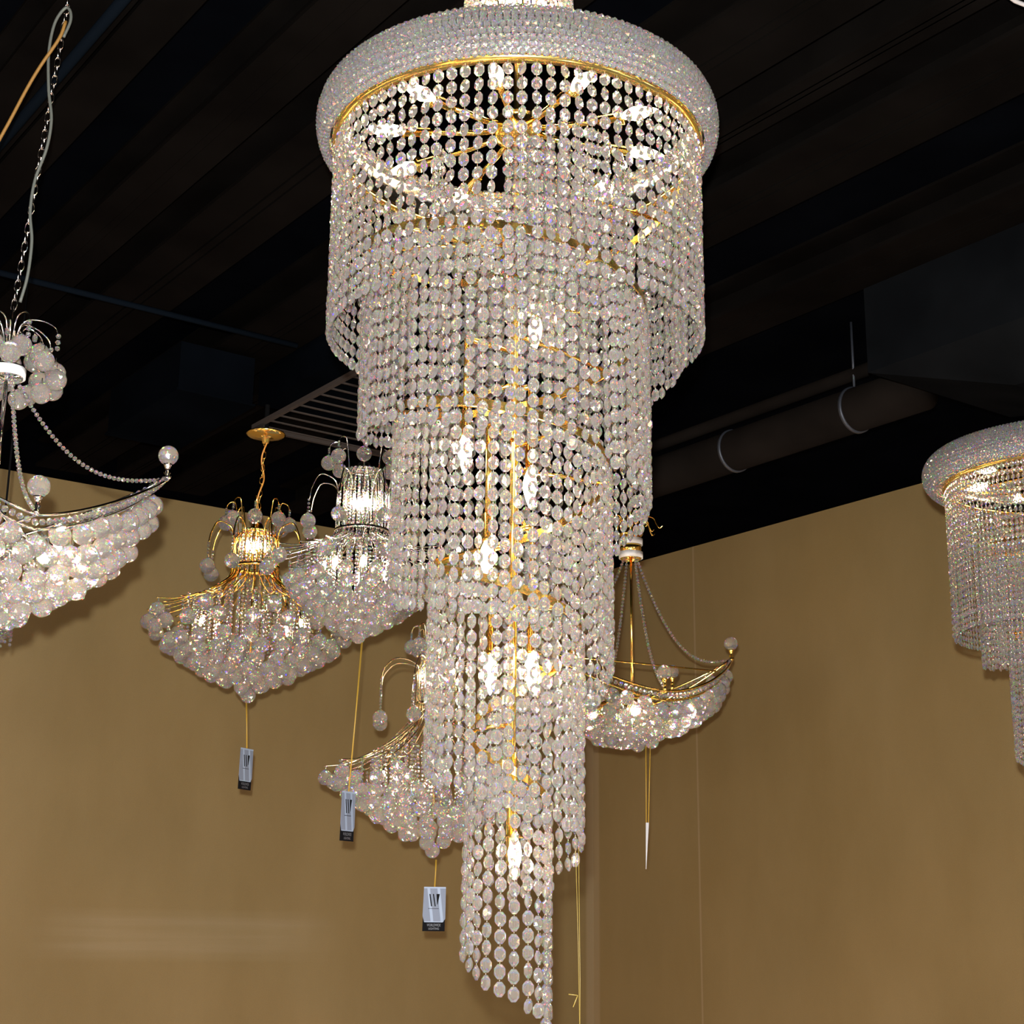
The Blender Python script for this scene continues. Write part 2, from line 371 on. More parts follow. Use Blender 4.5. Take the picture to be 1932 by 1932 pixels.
# ------------------------------------------------------------------ spiral chandelier
def spiral_chandelier(name, label, Y0, axis_px, ring_R, rim_R, z_rim, T1_bot, table, bw, bh, pitch, spacing, top_h, seg_beads=True, rim_bead=.0162, tdrop=.41, inner=True, t_end=9.25, bulbs=(), maxparts=100, arms=10, keep=None):
    X0 = at(axis_px[0], axis_px[1], Y0).x
    root = empty(name, (X0, Y0, z_rim), 0, label=label, category='chandelier')
    C = np.array([X0, Y0, z_rim])
    th_ = bw*.5
    oct_ = octagon(bw, bh, th_); lk = link_tpl(pitch-bh*.93, .0008)
    bead_me = MB().add(*oct_[:2]).mesh('crystal_bead', [CRY])
    tear_me = bead_me
    # --- beaded ring: rows of cut beads over a bulging band
    prof = [(rim_R+.004, .004)]; W = ring_R-rim_R
    path = []
    for i in range(60):
        u = i/59; a = -PI*.42+u*PI*1.02
        path.append((rim_R+W*.35+math.cos(a)*W*.65 if a < PI/2 else rim_R+W*.35+math.cos(a)*W*.9, .048+math.sin(a)*.052+.01*u))
    ln = [0]
    for i in range(1, 60): ln.append(ln[-1]+math.dist(path[i], path[i-1]))
    nrow = int(ln[-1]/(rim_bead*.84))
    bt = small_bead(rim_bead*.53, 7)
    for j in range(nrow):
        q = (j+.5)/nrow*ln[-1]; i = min(58, next(k for k in range(59) if ln[k+1] >= q)); f = (q-ln[i])/(ln[i+1]-ln[i])
        r = path[i][0]*(1-f)+path[i+1][0]*f; z = path[i][1]*(1-f)+path[i+1][1]*f
        nb_ = int(TAU*r/(rim_bead*.98)); mb = MB(); Ms = []; Ps = []
        for k in range(nb_):
            a = TAU*(k+.5*(j % 2))/nb_; Ms.append(rz(a+.3*rng.standard_normal()) @ rx(PI/2+   .25*rng.standard_normal())); Ps.append(np.array([r*math.cos(a), r*math.sin(a), z]))
        mb.inst(bt, Ms, Ps); mb.obj('bead_row', [CRY], root)
    ins = [(max(.01, r-.011), z) for r, z in path[6::8]]
    MB().lathe(ins, (0, 0, 0), 96).obj('ring_shell', CHROME, root)
    MB().lathe([(rim_R-.004, .012), (rim_R-.004, -.004), (rim_R+.012, -.003), (rim_R+.016, .006), (rim_R+.016, .012)], (0, 0, 0), 120, closed=True).obj('gold_rim', GOLD, root)
    # --- all strand positions: (x, y, ztop, nbeads)
    S = []
    nT1 = int(TAU*rim_R/spacing)
    for k in range(nT1):
        a = TAU*k/nT1+.02; S.append((a, rim_R+.006, 0, max(3, int(round((-T1_bot)/pitch))), 0))
    ts = [q[0] for q in table]; rs = [q[1] for q in table]; zs = [q[2] for q in table]
    t = ts[0]; strip = []
    while t < t_end:
        r = float(np.interp(t, ts, rs)); zb = float(np.interp(t, ts, zs)) if t <= ts[-1] else zs[-1]+(t-ts[-1])*(zs[-1]-zs[-2])/(ts[-1]-ts[-2])
        zt = min(zb+tdrop, 0.02); a = PI+PI*t          # t=0 left, .5 towards the camera
        S.append((a, r, zt-abs(random.gauss(0, .3))*pitch, max(3, int(round((zt-zb)/pitch))), t)); strip.append((r*math.cos(a), r*math.sin(a), zt+.006))
        t += spacing*.92/(PI*r)
    if inner:
        for r0, r1_, t0_, t1_, n_ in inner:
            for k in range(n_):
                u = k/(n_-1); tt = t0_+(t1_-t0_)*u; r = r0+(r1_-r0)*u; a = PI+PI*tt
                S.append((a, r, .02-.05*u-random.random()*.6*pitch, 13, .5))
    # gold strip
    sm = MB(); P = np.array(strip)
    # resample ribbon
    V = []; Fa = []
    for i, p in enumerate(P):
        rr_ = p[:2]/np.linalg.norm(p[:2])
        for dz, dr in ((-.012, 0), (.006, 0), (.006, .003), (-.012, .003)): V.append((p[0]-rr_[0]*dr, p[1]-rr_[1]*dr, p[2]+dz))
    for i in range(len(P)-1):
        for k in range(4): j = (k+1) % 4; Fa.append((i*4+k, i*4+j, i*4+4+j, i*4+4+k))
    sm.add(V, Fa).obj('spiral_strip', GOLD, root)
    # radial stays
    for i in range(6, len(P)-2, max(4, len(P)//22)):
        p = P[i]; MB().tube([(0, 0, p[2]+.015), (p[0]*.5, p[1]*.5, p[2]+.012), tuple(p)], .0045, 6).obj('support_arm', GOLD, root)
    # strands, nearest and lowest first
    def key(q): a, r, zt, n, t_ = q; return (Y0+r*math.sin(a)) + (-.25 if t_ > 7 else 0) + (0 if keep is None or keep(X0+r*math.cos(a)) else 5)
    S.sort(key=key)
    lib = {}
    def wire(n):  # added core wire joining the link pins; octagon chains have pins only
        if n not in lib:
            mb = MB(); Z = strand_pos(n, pitch)
            pr = [(0, 0)]
            for z in Z:
                q = z+pitch/2
                for dz, w_ in ((.0022, .0003), (.0014, .0009), (-.0014, .0009), (-.0022, .0003)): pr.append((w_, q+dz))
            pr.append((0, Z[-1])); mb.lathe(pr, seg=6)
            me = mb.mesh('added_strand_wire', [STEEL]); lib[n] = me
        return lib[n]
    def full(n):
        if ('f', n) not in lib:
            mb = MB(); Z = strand_pos(n, pitch)
            mb.inst(oct_, [rz(.35*rng.standard_normal()) @ rx(.08*rng.standard_normal()) for _ in Z], [np.array([0, 0, z]) for z in Z])
            mb.inst(lk, [np.eye(3)]*n, [np.array([0, 0, z+pitch/2]) for z in Z])
            lib[('f', n)] = mb.mesh('crystal_strand', [CRY, STEEL])
        return lib[('f', n)]
    rest = MB()
    for idx, (a, r, zt, n, t_) in enumerate(S):
        p = (r*math.cos(a), r*math.sin(a), zt); ang = a-PI/2
        if idx < maxparts:
            o = bpy.data.objects.new('crystal_strand', wire(n) if seg_beads else full(n)); o.location = p
            o.rotation_euler = (random.gauss(0, .006), random.gauss(0, .006), ang+random.gauss(0, .1)); link(o, root)
            if seg_beads:
                for z in strand_pos(n, pitch):
                    b = bpy.data.objects.new('crystal_bead', bead_me); b.location = (0, 0, z)
                    b.rotation_euler = (random.gauss(0, .08), 0, random.gauss(0, .3)); link(b, o)
        else:
            Z = strand_pos(n, pitch); Rt = rz(ang+random.gauss(0, .1))
            rest.inst(oct_, [Rt @ rz(.3*rng.standard_normal()) @ rx(.08*rng.standard_normal()) for _ in Z], [np.array([p[0], p[1], p[2]+z]) for z in Z])
            rest.inst(lk, [Rt]*n, [np.array([p[0], p[1], p[2]+z+pitch/2]) for z in Z])
    rest.obj('strand_curtain', [CRY, STEEL], root, kind='stuff')
    # centre stem, vertical tubes
    zlow = zs[-1]+.30
    MB().tube([(0, 0, top_h), (0, 0, .05), (0, 0, zlow)], .009, 12).obj('centre_stem', GOLD, root)
    MB().lathe([(0, .03), (.05, .03), (.055, .01), (.05, -.02), (.02, -.035), (0, -.035)], (0, 0, .06), 32).obj('hub', GOLD, root)
    # candle arms at the level of the ring
    for i in range(arms):
        a = TAU*(i+.25)/arms; c, s_ = math.cos(a), math.sin(a); r0 = rim_R*.50
        MB().tube([(.04*c, .04*s_, .06), (r0*.5*c, r0*.5*s_, .048), (r0*c, r0*s_, .04)], .007, 8).obj('candle_arm', GOLD, root)
        candle(root, (r0*c, r0*s_, .04), (c, s_, -.05), 1.0)
    for (bp, byz, up) in bulbs:
        p = np.array(at(*bp, byz))-C; 
        candle(root, tuple(p+np.array([0, 0, .09])), (0, 0, -1), 1.0)
        MB().tube([tuple(p+np.array([0, 0, .09])), tuple(p+np.array([0, 0, up]))], .006, 8).obj('drop_tube', GOLD, root)
        MB().tube([tuple(p+np.array([0, 0, up])), (0, 0, p[2]+up)], .006, 8).obj('support_arm', GOLD, root)
    return root, C

D = 3.2
Zr = (at(976, 105, D-.366).z+at(976, 413, D+.366).z)/2
print('rim z', Zr, at(976, 279, D).z)
Zr = 3.302
X0 = at(976, 263, D).x
def Rm(px, z, ref): p = at(ref, 0, D); return px*mpp((X0, D, z))
edge = [(2, 679, 809), (3, 1223, 955), (4, 735, 1128), (5, 1152, 1260), (6, 804, 1442), (7, 1098, 1585), (8, 876, 1789), (9, 1036, 1932)]
ringR = 373*mpp((X0, D, Zr)); rimR = 334*mpp((X0, D, Zr))
zT1 = at(618, 645, D).z-Zr
tab = [(1.0, rimR*.93, zT1-.02)]
for t, px, py in edge:
    p = at(px, py, D); tab.append((t, abs(p.x-X0), p.z-Zr))
print('axis', X0, at(959, 1800, D).x, 'ring', ringR, rimR, zT1, tab)
bl = [((877, 850), D-.08, .25), ((919, 1050), D-.10, .28), ((1000, 915), D-.02, .22), ((1003, 1262), D-.02, .30), ((970, 1610), D-.0, .20), ((1010, 620), D+.02, .2), ((925, 1265), D+.03, .2)]
main, CM = spiral_chandelier('spiral_chandelier', 'huge gold spiral chandelier with a beaded ring and cascading crystal strands in the centre', D, (976, 263), ringR, rimR, Zr, zT1, tab,
    .0225, .0285, .0325, .0285, HC-Zr, bulbs=bl, inner=[(.10, .28, .55, 1.9, 26), (.05, .2, .4, 2.2, 24), (.19, .31, .62, 1.5, 20)])
# upper crown of the big chandelier, reaching into the top of the frame
cr0 = at(986, -6, D).z-Zr
rU = .112
MB().lathe([(rU, 0), (rU+.012, .005), (rU+.014, .03), (rU, .04)], (0, 0, cr0), 60, closed=True).obj('crown_band', GOLD, main)
mb = MB(); bt = small_bead(.009, 7)
for j in range(6):
    for k in range(40):
        a = TAU*(k+.5*(j % 2))/40; mb.add(bt[0]+np.array([(rU+.008)*math.cos(a), (rU+.008)*math.sin(a), cr0-.09+j*.017]), bt[1])
mb.obj('crown_beading', [CRY], main, kind='stuff')
for k in range(6):
    a = TAU*(k+.3)/6; candle(main, (.07*math.cos(a), .07*math.sin(a), cr0+.02), (0, 0, -1), .9, BULB2)
    MB().tube([(0, 0, cr0+.09), (.07*math.cos(a), .07*math.sin(a), cr0+.07), (.07*math.cos(a), .07*math.sin(a), cr0+.02)], .005, 6).obj('candle_arm', GOLD, main)
MB().lathe([(0, 0), (.10, 0), (.10, -.02), (.04, -.045), (0, -.045)], (0, 0, HC-Zr), 40).obj('ceiling_canopy', GOLD, main)
# hanging thread of the big chandelier
p = at(1086, 1600, D-.02); q = at(1094, 1960, D-.02)
mb = MB().tube([p, (p+q)/2+Vector((.001, 0, 0)), q], .0005, 5).tube([p+Vector((.006, 0, 0)), (p*.3+q*.7)+Vector((.003, 0, 0)), q], .0005, 5)
k_ = at(1090, 1878, D-.02); mb.tube([k_, k_+Vector((-.018, 0, .002))], .0009, 5).tube([k_, k_+Vector((-.009, 0, -.022))], .0009, 5)
mb.obj('gold_thread', pbr('fine_gold_thread', (.20, .14, .025), .5), label='long thin gold thread dangling below the right side of the big spiral chandelier', category='thread')

# ------------------------------------------------------------------ spiral chandelier at the right edge
D2 = 5.1; cx = 2006
zR2 = at(cx, 915, D2).z; XR = at(cx, 915, D2).x; m2 = mpp((XR, D2, zR2)); R2 = 254*m2
def e2(t, px, py): p = at(px, py, D2); return (t, abs(p.x-XR), p.z-zR2)
tab2 = [(1.0, 205*m2, at(1800, 1195, D2).z-zR2), e2(2, 1868, 1247), (3, 115*m2, at(1900, 1330, D2).z-zR2), e2(4, 1924, 1432), (5, 55*m2, at(1950, 1520, D2).z-zR2), (6, 30*m2, at(1950, 1600, D2).z-zR2)]
print('F', cs((XR, D2, 0)), 'box', sb, tb)
f_, _ = spiral_chandelier('spiral_chandelier', 'smaller spiral crystal chandelier cut off by the right edge of the photo', D2, (cx, 915), R2, R2*.835, zR2, at(1800, 1195, D2).z-zR2, tab2,
    .0155, .0185, .0215, .0175, HC-zR2, seg_beads=False, rim_bead=.013, tdrop=.40, inner=None, t_end=6, arms=8, keep=lambda x: x < at(1940, 1000, D2).x)
MB().lathe([(0, 0), (.05, 0), (.05, -.02), (.03, -.045), (0, -.045)], (0, 0, HC-zR2), 32).obj('ceiling_canopy', GOLD, f_)

# ------------------------------------------------------------------ crown chandeliers
def arc(pts, n=10):
    """smooth curve through (r, z) points (Catmull-Rom)"""
    P = [np.array(p, float) for p in pts]; P = [2*P[0]-P[1]]+P+[2*P[-1]-P[-2]]; out = []
    for i in range(1, len(P)-2):
        for k in range(n):
            t = k/n; a, b, c, d = P[i-1:i+3]
            out.append(.5*((2*b)+(-a+c)*t+(2*a-5*b+4*c-d)*t*t+(-a+3*b-3*c+d)*t**3))
    out.append(P[-2]); return out
def bead_line(mb, pts, r, gap=2.05, tpl=None):
    tpl = tpl or small_bead(r, 6); P = [np.array(p, float) for p in pts]; acc = 0; L_ = sum(np.linalg.norm(P[i+1]-P[i]) for i in range(len(P)-1))
    n = max(2, int(L_/(r*gap))); i = 0; d = 0; seg = np.linalg.norm(P[1]-P[0])
    for k in range(n+1):
        q = L_*k/n
        while q > d+seg+1e-9 and i < len(P)-2: d += seg; i += 1; seg = np.linalg.norm(P[i+1]-P[i])
        pos = P[i]+(P[i+1]-P[i])*((q-d)/(seg+1e-9)); mb.add(tpl[0] @ (rz(random.random()*6) @ rx(random.random())).T+pos, tpl[1])
def crown_chandelier(label, Y0, ax, s_px, metal, P, canopy_px=None, nballs=100, bulb=BULB, phase=.1, wirecol=OCORD):
    base = at(ax[0], ax[1], Y0); u = mpp(base)*s_px       # one design unit in metres
    root = empty('crown_chandelier', base, 0, label=label, category='chandelier')
    pol = lambda a, r, z: (r*u*math.cos(a), r*u*math.sin(a), z*u)
    br = P['ball']; nk = P['neck_r']; nt_ = P['neck_t']; ct = P['crown_t']
    MB().lathe([(nk*u, -3*u), (nk*u+2*u, -3*u), (nk*u+2*u, 3*u), (nk*u, 3*u)], seg=40, closed=True).obj('waist_band', metal, root)
    MB().lathe([(nk*.55*u, nt_*u-2*u), (nk*.6*u, nt_*u-2*u), (nk*.6*u, nt_*u+1*u), (nk*.55*u, nt_*u+1*u)], seg=40, closed=True).obj('neck_band', metal, root)
    balls = []      # (pos)
    n1 = 8
    for i in range(n1):          # crown canes
        a = TAU*(i+phase)/n1
        c = arc([(nk*.9, nt_*.55), (nk*.8, nt_), (nk*.95, ct-6), (nk*1.12, ct), (nk*1.3, ct-5), (nk*1.36, ct-14)])
        MB().tube([pol(a, *q) for q in c], 1.3*u, 6).obj('crown_arm', metal, root)
        mb = MB(); bead_line(mb, [pol(a, nk*1.36, ct-14), pol(a, nk*1.36, ct-22)], 2.6*u); mb.obj('bead_string', CRY, root)
        balls.append(pol(a, nk*1.36, ct-24-br*1.25))
    for i in range(n1):          # waist canes
        a = TAU*(i+.5+phase)/n1; mt = P['mid_t']; mr = P['mid_r']; mz = P['mid_z']
        c = arc([(nk, 2), (nk, mt*.6), (nk*1.15, mt*.95), ((nk+mr)*.55, mt+4), (mr*.95, mt*.78), (mr, mt*.5)])
        MB().tube([pol(a, *q) for q in c], 1.4*u, 6).obj('waist_arm', metal, root)
        mb = MB(); bead_line(mb, [pol(a, mr, mt*.5), pol(a, mr, mz+br*1.3)], 2.8*u); mb.obj('bead_string', CRY, root)
        balls.append(pol(a, mr, mz))
    nr = 20
    for i in range(nr):          # neck rods
        a = TAU*i/nr; MB().tube([pol(a, nk, 0), pol(a, nk, nt_*.7), pol(a, nk*.6, nt_)], 1.1*u, 5).obj('neck_rod', metal, root)
    ns = P['ns']; tr, tz = P['tip']
    prof = arc([(nk, 0), (nk*1.15, tz*.28), (nk+(tr-nk)*.35, tz*.66), (nk+(tr-nk)*.7, tz*.93), (tr, tz)])
    for i in range(ns):          # flared skirt rods
        a = TAU*(i+phase*2)/ns; long_ = 1.0 if i % 3 == 0 else .84
        pr = [q for q in prof if q[0] <= nk+(tr-nk)*long_+.01]
        MB().tube([pol(a, *q) for q in pr], 1.3*u, 6).obj('skirt_rod', metal, root)
        if i % 3 == 0: balls.append(pol(a, tr*.985, tz-br*1.5))
    # rings of balls forming the bowl, with bead strings up to the skirt
    b0r, b0z = P['bowl']; bz = P['bottom']; K = P['rings']
    strings = []
    for k in range(K):
        f = k/(K-.4); r = b0r*(1-f)**P.get('rp', .92); z = b0z+(bz-b0z)*f**P.get('pow', 1.0)
        n = max(1, int(TAU*r/(br*2*P.get('gap', 1.25)*(1.7, 1.3, 1.1, 1)[min(k, 3)])))
        for i in range(n):
            a = TAU*(i+.5*(k % 2))/n; balls.append(pol(a, r, z+random.uniform(-3, 3)))
            if i % 2 == 0 or k > 2:
                zt = np.interp(r, [q[0] for q in prof], [q[1] for q in prof]) if r > nk else tz*.2
                strings.append((a, r, z+br*1.4, zt))
    balls.append(pol(0, 0, bz-br*.5))
    # inner bead curtain of the neck and the bowl
    mb = MB()
    for i in range(26):
        a = TAU*i/26; bead_line(mb, [pol(a, nk*.72, nt_-4), pol(a, nk*.72, 6)], 3.0*u)
    mb.obj('neck_curtain', CRY, root, kind='stuff')
    strings.sort(key=lambda q: math.sin(q[0])*q[1])
    rest = MB()
    for j, (a, r, z0, z1) in enumerate(strings):
        if z1-z0 < 6: continue
        if j < 60:
            mb = MB(); bead_line(mb, [pol(a, r, z1), pol(a, r, z0)], 3.0*u, 2.3); mb.obj('bead_string', CRY, root)
        else: bead_line(rest, [pol(a, r, z1), pol(a, r, z0)], 3.0*u, 2.3)
    for i in range(30):
        a = TAU*i/30+.1; r = P['bowl'][0]*.62; bead_line(rest, [pol(a, r, np.interp(r, [q[0] for q in prof], [q[1] for q in prof])), pol(a, r*.95, bz*.72)], 3.2*u, 2.3)
    if rest.n: rest.obj('bead_curtain', CRY, root, kind='stuff')
    bt_ = ball_tpl(br*u); me = MB().add(*bt_).mesh('crystal_ball', [CRB, CHROME])
    balls.sort(key=lambda p: p[1]); rest = MB()
    for j, p in enumerate(balls):
        if j < nballs:
            o = bpy.data.objects.new('crystal_ball', me); o.location = p; o.rotation_euler = (random.gauss(0, .08), random.gauss(0, .08), random.random()*6); link(o, root)
        else: rest.add(bt_[0] @ rz(random.random()*6).T+np.array(p), bt_[1], bt_[2])
    if rest.n: rest.obj('ball_cluster', [CRB, CHROME], root, kind='stuff')
    # lamps in the neck and in the bowl
    for i in range(4):
        a = TAU*(i+.3)/4; candle(root, pol(a, nk*.38, nt_*.18), (0, 0, 1), 36*u/.0785*.8 if nt_ > 90 else 30*u/.0785*.8, bulb, metal)
    for i in range(8):
        a = TAU*(i+.2)/8; r = P['bowl'][0]*.48; z = P['tip'][1]*.95
        MB().tube([pol(a, nk*.5, -6), pol(a, r*.8, z*.5), pol(a, r, z+2)], 1.6*u, 6).obj('lamp_arm', metal, root)
        candle(root, pol(a, r, z+2), (.25*math.cos(a), .25*math.sin(a), -1), 32*u/.0785*.7, bulb, metal)
    MB().tube([(0, 0, (nt_+12)*u), (0, 0, bz*.8*u)], 2.2*u, 8).obj('centre_stem', metal, root)
    MB().lathe([(0, nt_+22), (nk*.25, nt_+16), (nk*.5, nt_+4), (nk*.62, nt_), (0, nt_)], seg=24).obj('neck_cap', metal, root) if False else None
    V = [(0, (nt_+20)*u), (nk*.22*u, (nt_+14)*u), (nk*.3*u, (nt_+4)*u), (nk*.58*u, nt_*u), (0, (nt_-3)*u)]
    MB().lathe(V, seg=24).obj('neck_cap', metal, root)
    # chain, wire and canopy
    top = (nt_+18)*u
    if canopy_px: cz = at(canopy_px[0], canopy_px[1], Y0).z-base.z; cxo = at(canopy_px[0], canopy_px[1], Y0).x-base.x
    else: cz = HC-base.z; cxo = 0
    chain(root, (0, 0, top), (cxo, 0, cz-.03), .009 if s_px > .9 else .009, metal, wirecol)
    if canopy_px:
        MB().lathe([(0, 0), (37*u, 0), (38*u, -2*u), (34*u, -5*u), (20*u, -8*u), (8*u, -9*u), (6*u, -20*u), (0, -20*u)], (cxo, 0, cz), 40).obj('ceiling_canopy', metal, root)
        MB().tube([(cxo, 0, cz), (cxo, 0, HC-base.z)], .012, 8).obj('mounting_stem', DARK, root)
    else: MB().lathe([(0, 0), (.08, 0), (.08, -.01), (.03, -.03), (0, -.03)], (0, 0, HC-base.z), 32).obj('ceiling_canopy', metal, root)
    return root, base, u
def chain(root, a, b, r, metal, wire=None):
    a = np.array(a, float); b = np.array(b, float); L_ = np.linalg.norm(b-a); n = max(2, int(L_/(r*3.2))); dr = (b-a)/L_; mb = MB()
    Fm = frame(dr, (1, 0, 0) if abs(dr[2]) > .9 else (0, 0, 1)); x, y = Fm[:, 0], Fm[:, 2]
    for i in range(n):
        c = a+(b-a)*(i+.5)/n; e1 = x if i % 2 else y; pts = []
        for k in range(10):
            t = TAU*k/10; pts.append(c+dr*math.cos(t)*r*2.0+e1*math.sin(t)*r*.95)
        mb.tube(pts, r*.22, 5, closed=True)
    mb.obj('hanging_chain', metal, root)
    if wire:
        pts = []
        for k in range(41):
            t = k/40; w_ = math.sin(t*L_/r*.28)*r*1.1; v_ = math.cos(t*L_/r*.28)*r*1.1
            pts.append(a+(b-a)*t+x*w_+y*v_)
        MB().tube(pts, r*.42, 6).obj('supply_wire', wire, root)

PA = dict(ball=14.5, neck_r=44, neck_t=72, crown_t=128, mid_t=78, mid_r=92, mid_z=-6, tip=(196, -84), ns=30, bowl=(178, -125), bottom=-234, rings=7, pow=.75)
A_, bA, uA = crown_chandelier('gold chandelier with flared skirt and lit neck hanging from a round gold canopy', 7.0, (481, 1072), 1.0, GOLD, PA, (502, 818))
PB = dict(ball=14.5, neck_r=50, neck_t=122, crown_t=176, mid_t=98, mid_r=108, mid_z=8, tip=(178, -50), ns=30, bowl=(132, -100), bottom=-192, rings=7, pow=.9, gap=1.1, rp=.65)
B_, bB, uB = crown_chandelier('brightly lit silver chandelier between the gold one and the big spiral chandelier', 6.3, (683, 1004), 1.0, CHROME, PB, None, bulb=BULB2, wirecol=None)
PC = dict(ball=14.0, neck_r=36, neck_t=95, crown_t=150, mid_t=78, mid_r=112, mid_z=-32, tip=(205, -118), ns=30, bowl=(186, -150), bottom=-262, rings=7, pow=.9, gap=1.15)
C_, bC, uC = crown_chandelier('pale gold chandelier half hidden behind the lower left of the big spiral chandelier', 6.6, (822, 1330), 1.0, PGOLD, PC, None, bulb=BULB2, wirecol=None)

# ------------------------------------------------------------------ ship chandeliers
def ship_chandelier(label, Y0, ax, R, metal, ball, mast_top, rings, rz_=0.5, kind='gold', drop=1.0):
    """ax: pixel of the mast at the height of the tips; R: tip offset in px as seen; pixel units like crown_chandelier"""
    base = at(ax[0], ax[1], Y0); u = mpp(base)
    root = empty('boat_chandelier', base, 0, label=label, category='chandelier')
    Lh = R/math.cos(rz_); Wh = Lh*.50
    ca, sa = math.cos(rz_), math.sin(rz_)
    PW = 1.35 if kind == 'silver' else 1.7
    SG = .49 if kind == 'silver' else .40
    def X(x, y, z): return ((x*ca-y*sa)*u, (x*sa+y*ca)*u, z*u)
    def rail(v, side, sc=1.0, dz=0):     # v -1..1 along the boat
        return X(v*Lh*sc, side*Wh*sc*(1-abs(v)**1.9)**.95, -SG*Lh*(1-abs(v)**PW)+dz)
    vv = np.linspace(-1, 1, 41)
    h = ball*.62
    for side in (-1, 1):
        MB().tube([rail(v, side, 1, 0.01) for v in vv], 2.1*u*ball/27, 6).obj('boat_rail', metal, root)
        MB().tube([rail(v, side, .965, -h*(1-abs(v)**6)) for v in vv], 2.1*u*ball/27, 6).obj('boat_rail', metal, root)
        mb = MB(); bead_line(mb, [rail(v, side, .985, -h*.5*(1-abs(v)**6)) for v in vv], ball*.17*u, 2.05); mb.obj('bead_string', CRY, root)
    if kind == 'gold': MB().tube([X(-.85*Lh, 0, -.10*Lh), X(.85*Lh, 0, -.10*Lh)], 1.7*u*ball/27, 6).obj('cross_bar', metal, root)
    MB().tube([X(0, -Wh, -SG*Lh), X(0, Wh, -SG*Lh)], 1.7*u*ball/27, 6).obj('cross_bar', metal, root)
    bt_ = ball_tpl(ball/2*u); me = MB().add(*bt_).mesh('crystal_ball', [CRB, CHROME])
    # finials
    for (v, side) in ((1, 1), (-1, 1), (0, 1), (0, -1))+(((.6, 1),) if kind == 'gold' else ()):
        p = np.array(rail(v, side, 1, 0.01)); r = ball/2*u
        f = MB().lathe([(0, 0), (r*.22, 0), (r*.3, r*.35), (r*.16, r*.5), (r*.34, r*.75), (r*.16, r*1.0), (r*.30, r*1.35), (r*.55, r*1.9), (0, r*1.9)], (0, 0, 0), 14).obj('finial', metal, root, loc=tuple(p))
        o = bpy.data.objects.new('crystal_ball', me); o.location = (0, 0, r*2.55); o.rotation_euler.x = PI; link(o, f)
        if abs(v) == 1: MB().tube([(0, 0, 0), (math.copysign(r*.3, v), 0, r*.5)], r*.2, 6).obj('tip_scroll', metal, root, loc=tuple(p))
    # mast and rings
    mz = mast_top
    MB().tube([(0, 0, mz*u), (0, 0, -.36*Lh*u)], 2.6*u*ball/27, 10).obj('mast', metal, root)
    k = ball/27
    for z in rings:
        MB().lathe([(20*k*u, -6*k*u), (23*k*u, -6*k*u), (23*k*u, 6*k*u), (20*k*u, 6*k*u)], (0, 0, z*u), 40, closed=True).obj('white_ring', WHITE, root)
    MB().lathe([(19.5*k*u, 0), (20*k*u, 0), (20*k*u, (max(rings)-min(rings)+16*k)*u), (19.5*k*u, (max(rings)-min(rings)+16*k)*u)], (0, 0, (min(rings)-7*k)*u), 40, closed=True).obj('ring_sleeve', metal, root)
    for i in range(3):
        a = TAU*i/3; MB().tube([(0, 0, (min(rings)-4*k)*u), (20*k*u*math.cos(a), 20*k*u*math.sin(a), (min(rings)-4*k)*u)], 1.2*k*u, 5).obj('ring_spoke', metal, root)
    # swags of beads
    z0 = min(rings)-8*k
    for (v, side) in ((1, 1), (-1, 1), (0, 1), (0, -1)):
        e = np.array(rail(v*.985, side, 1, 0.01))+np.array([0, 0, 4*u]); dirn = e[:2]/np.linalg.norm(e[:2]); s_ = np.array([dirn[0]*15*k*u, dirn[1]*15*k*u, z0*u])
        pts = []
        for i in range(25):
            t = i/24; sag = (.60 if kind == 'silver' else .44) if abs(v) else .22
            p = s_*(1-t)+e*t; p[2] -= sag*(s_[2]-e[2])*math.sin(PI*t**.9); pts.append(p)
        mb = MB(); bead_line(mb, pts, 3.3*k*u, 2.0); mb.obj('bead_swag', CRY, root)
    # hull of crystal balls
    balls = []; zr = -SG*Lh
    K = 6; Hh = R*.50*drop
    for kx in range(K):
        f = kx/(K-1); sc = math.cos(f*PI*.46)**.75
        zt = -h-ball*.55
        per = []
        for side in (-1, 1):
            for v in np.linspace(-1, 1, 200): per.append(np.array(rail(v*side*-1, side, .95*sc, 0.01)))
        d = 0; last = None; step = ball*1.16*u
        zf = 1-f
        for q in per:
            q = q.copy(); q[2] = q[2]*zf**.6+((zr*(1-zf**.6))+zt-Hh*math.sin(f*PI*.5)**1.15*.86)*u
            if last is None or np.linalg.norm(q-last) >= step: balls.append((q[0]+random.uniform(-.12, .12)*ball*u, q[1], q[2]+random.uniform(-.2, .2)*ball*u)); last = q
    for i in range(6): balls.append(X(random.uniform(-.25, .25)*Lh, random.uniform(-.15, .15)*Lh, zr-Hh-h))
    balls.sort(key=lambda p: p[1]+abs(p[2])*.0); rest = MB()
    for j, p in enumerate(balls):
        if j < 100:
            o = bpy.data.objects.new('crystal_ball', me); o.location = p; o.rotation_euler = (random.gauss(0, .1), random.gauss(0, .1), random.random()*6); link(o, root)
        else: rest.add(bt_[0] @ rz(random.random()*6).T+np.array(p), bt_[1], bt_[2])
    if rest.n: rest.obj('ball_cluster', [CRB, CHROME], root, kind='stuff')
    mb = MB()
    for i in range(50):
        v = random.uniform(-.5, .5); y = random.uniform(-.6, .6)*(1-abs(v)**1.9)
        zb_ = zr-h-Hh*.8*(1-max(abs(v), abs(y))**2)
        a = X(v*Lh, y*Wh, zr*(1-abs(v)**PW)-h); b = (a[0]*.95, a[1]*.95, min(a[2]-10*u, zb_*u)); bead_line(mb, [a, b], 3.6*k*u, 2.2)
    mb.obj('bead_curtain', CRY, root, kind='stuff')
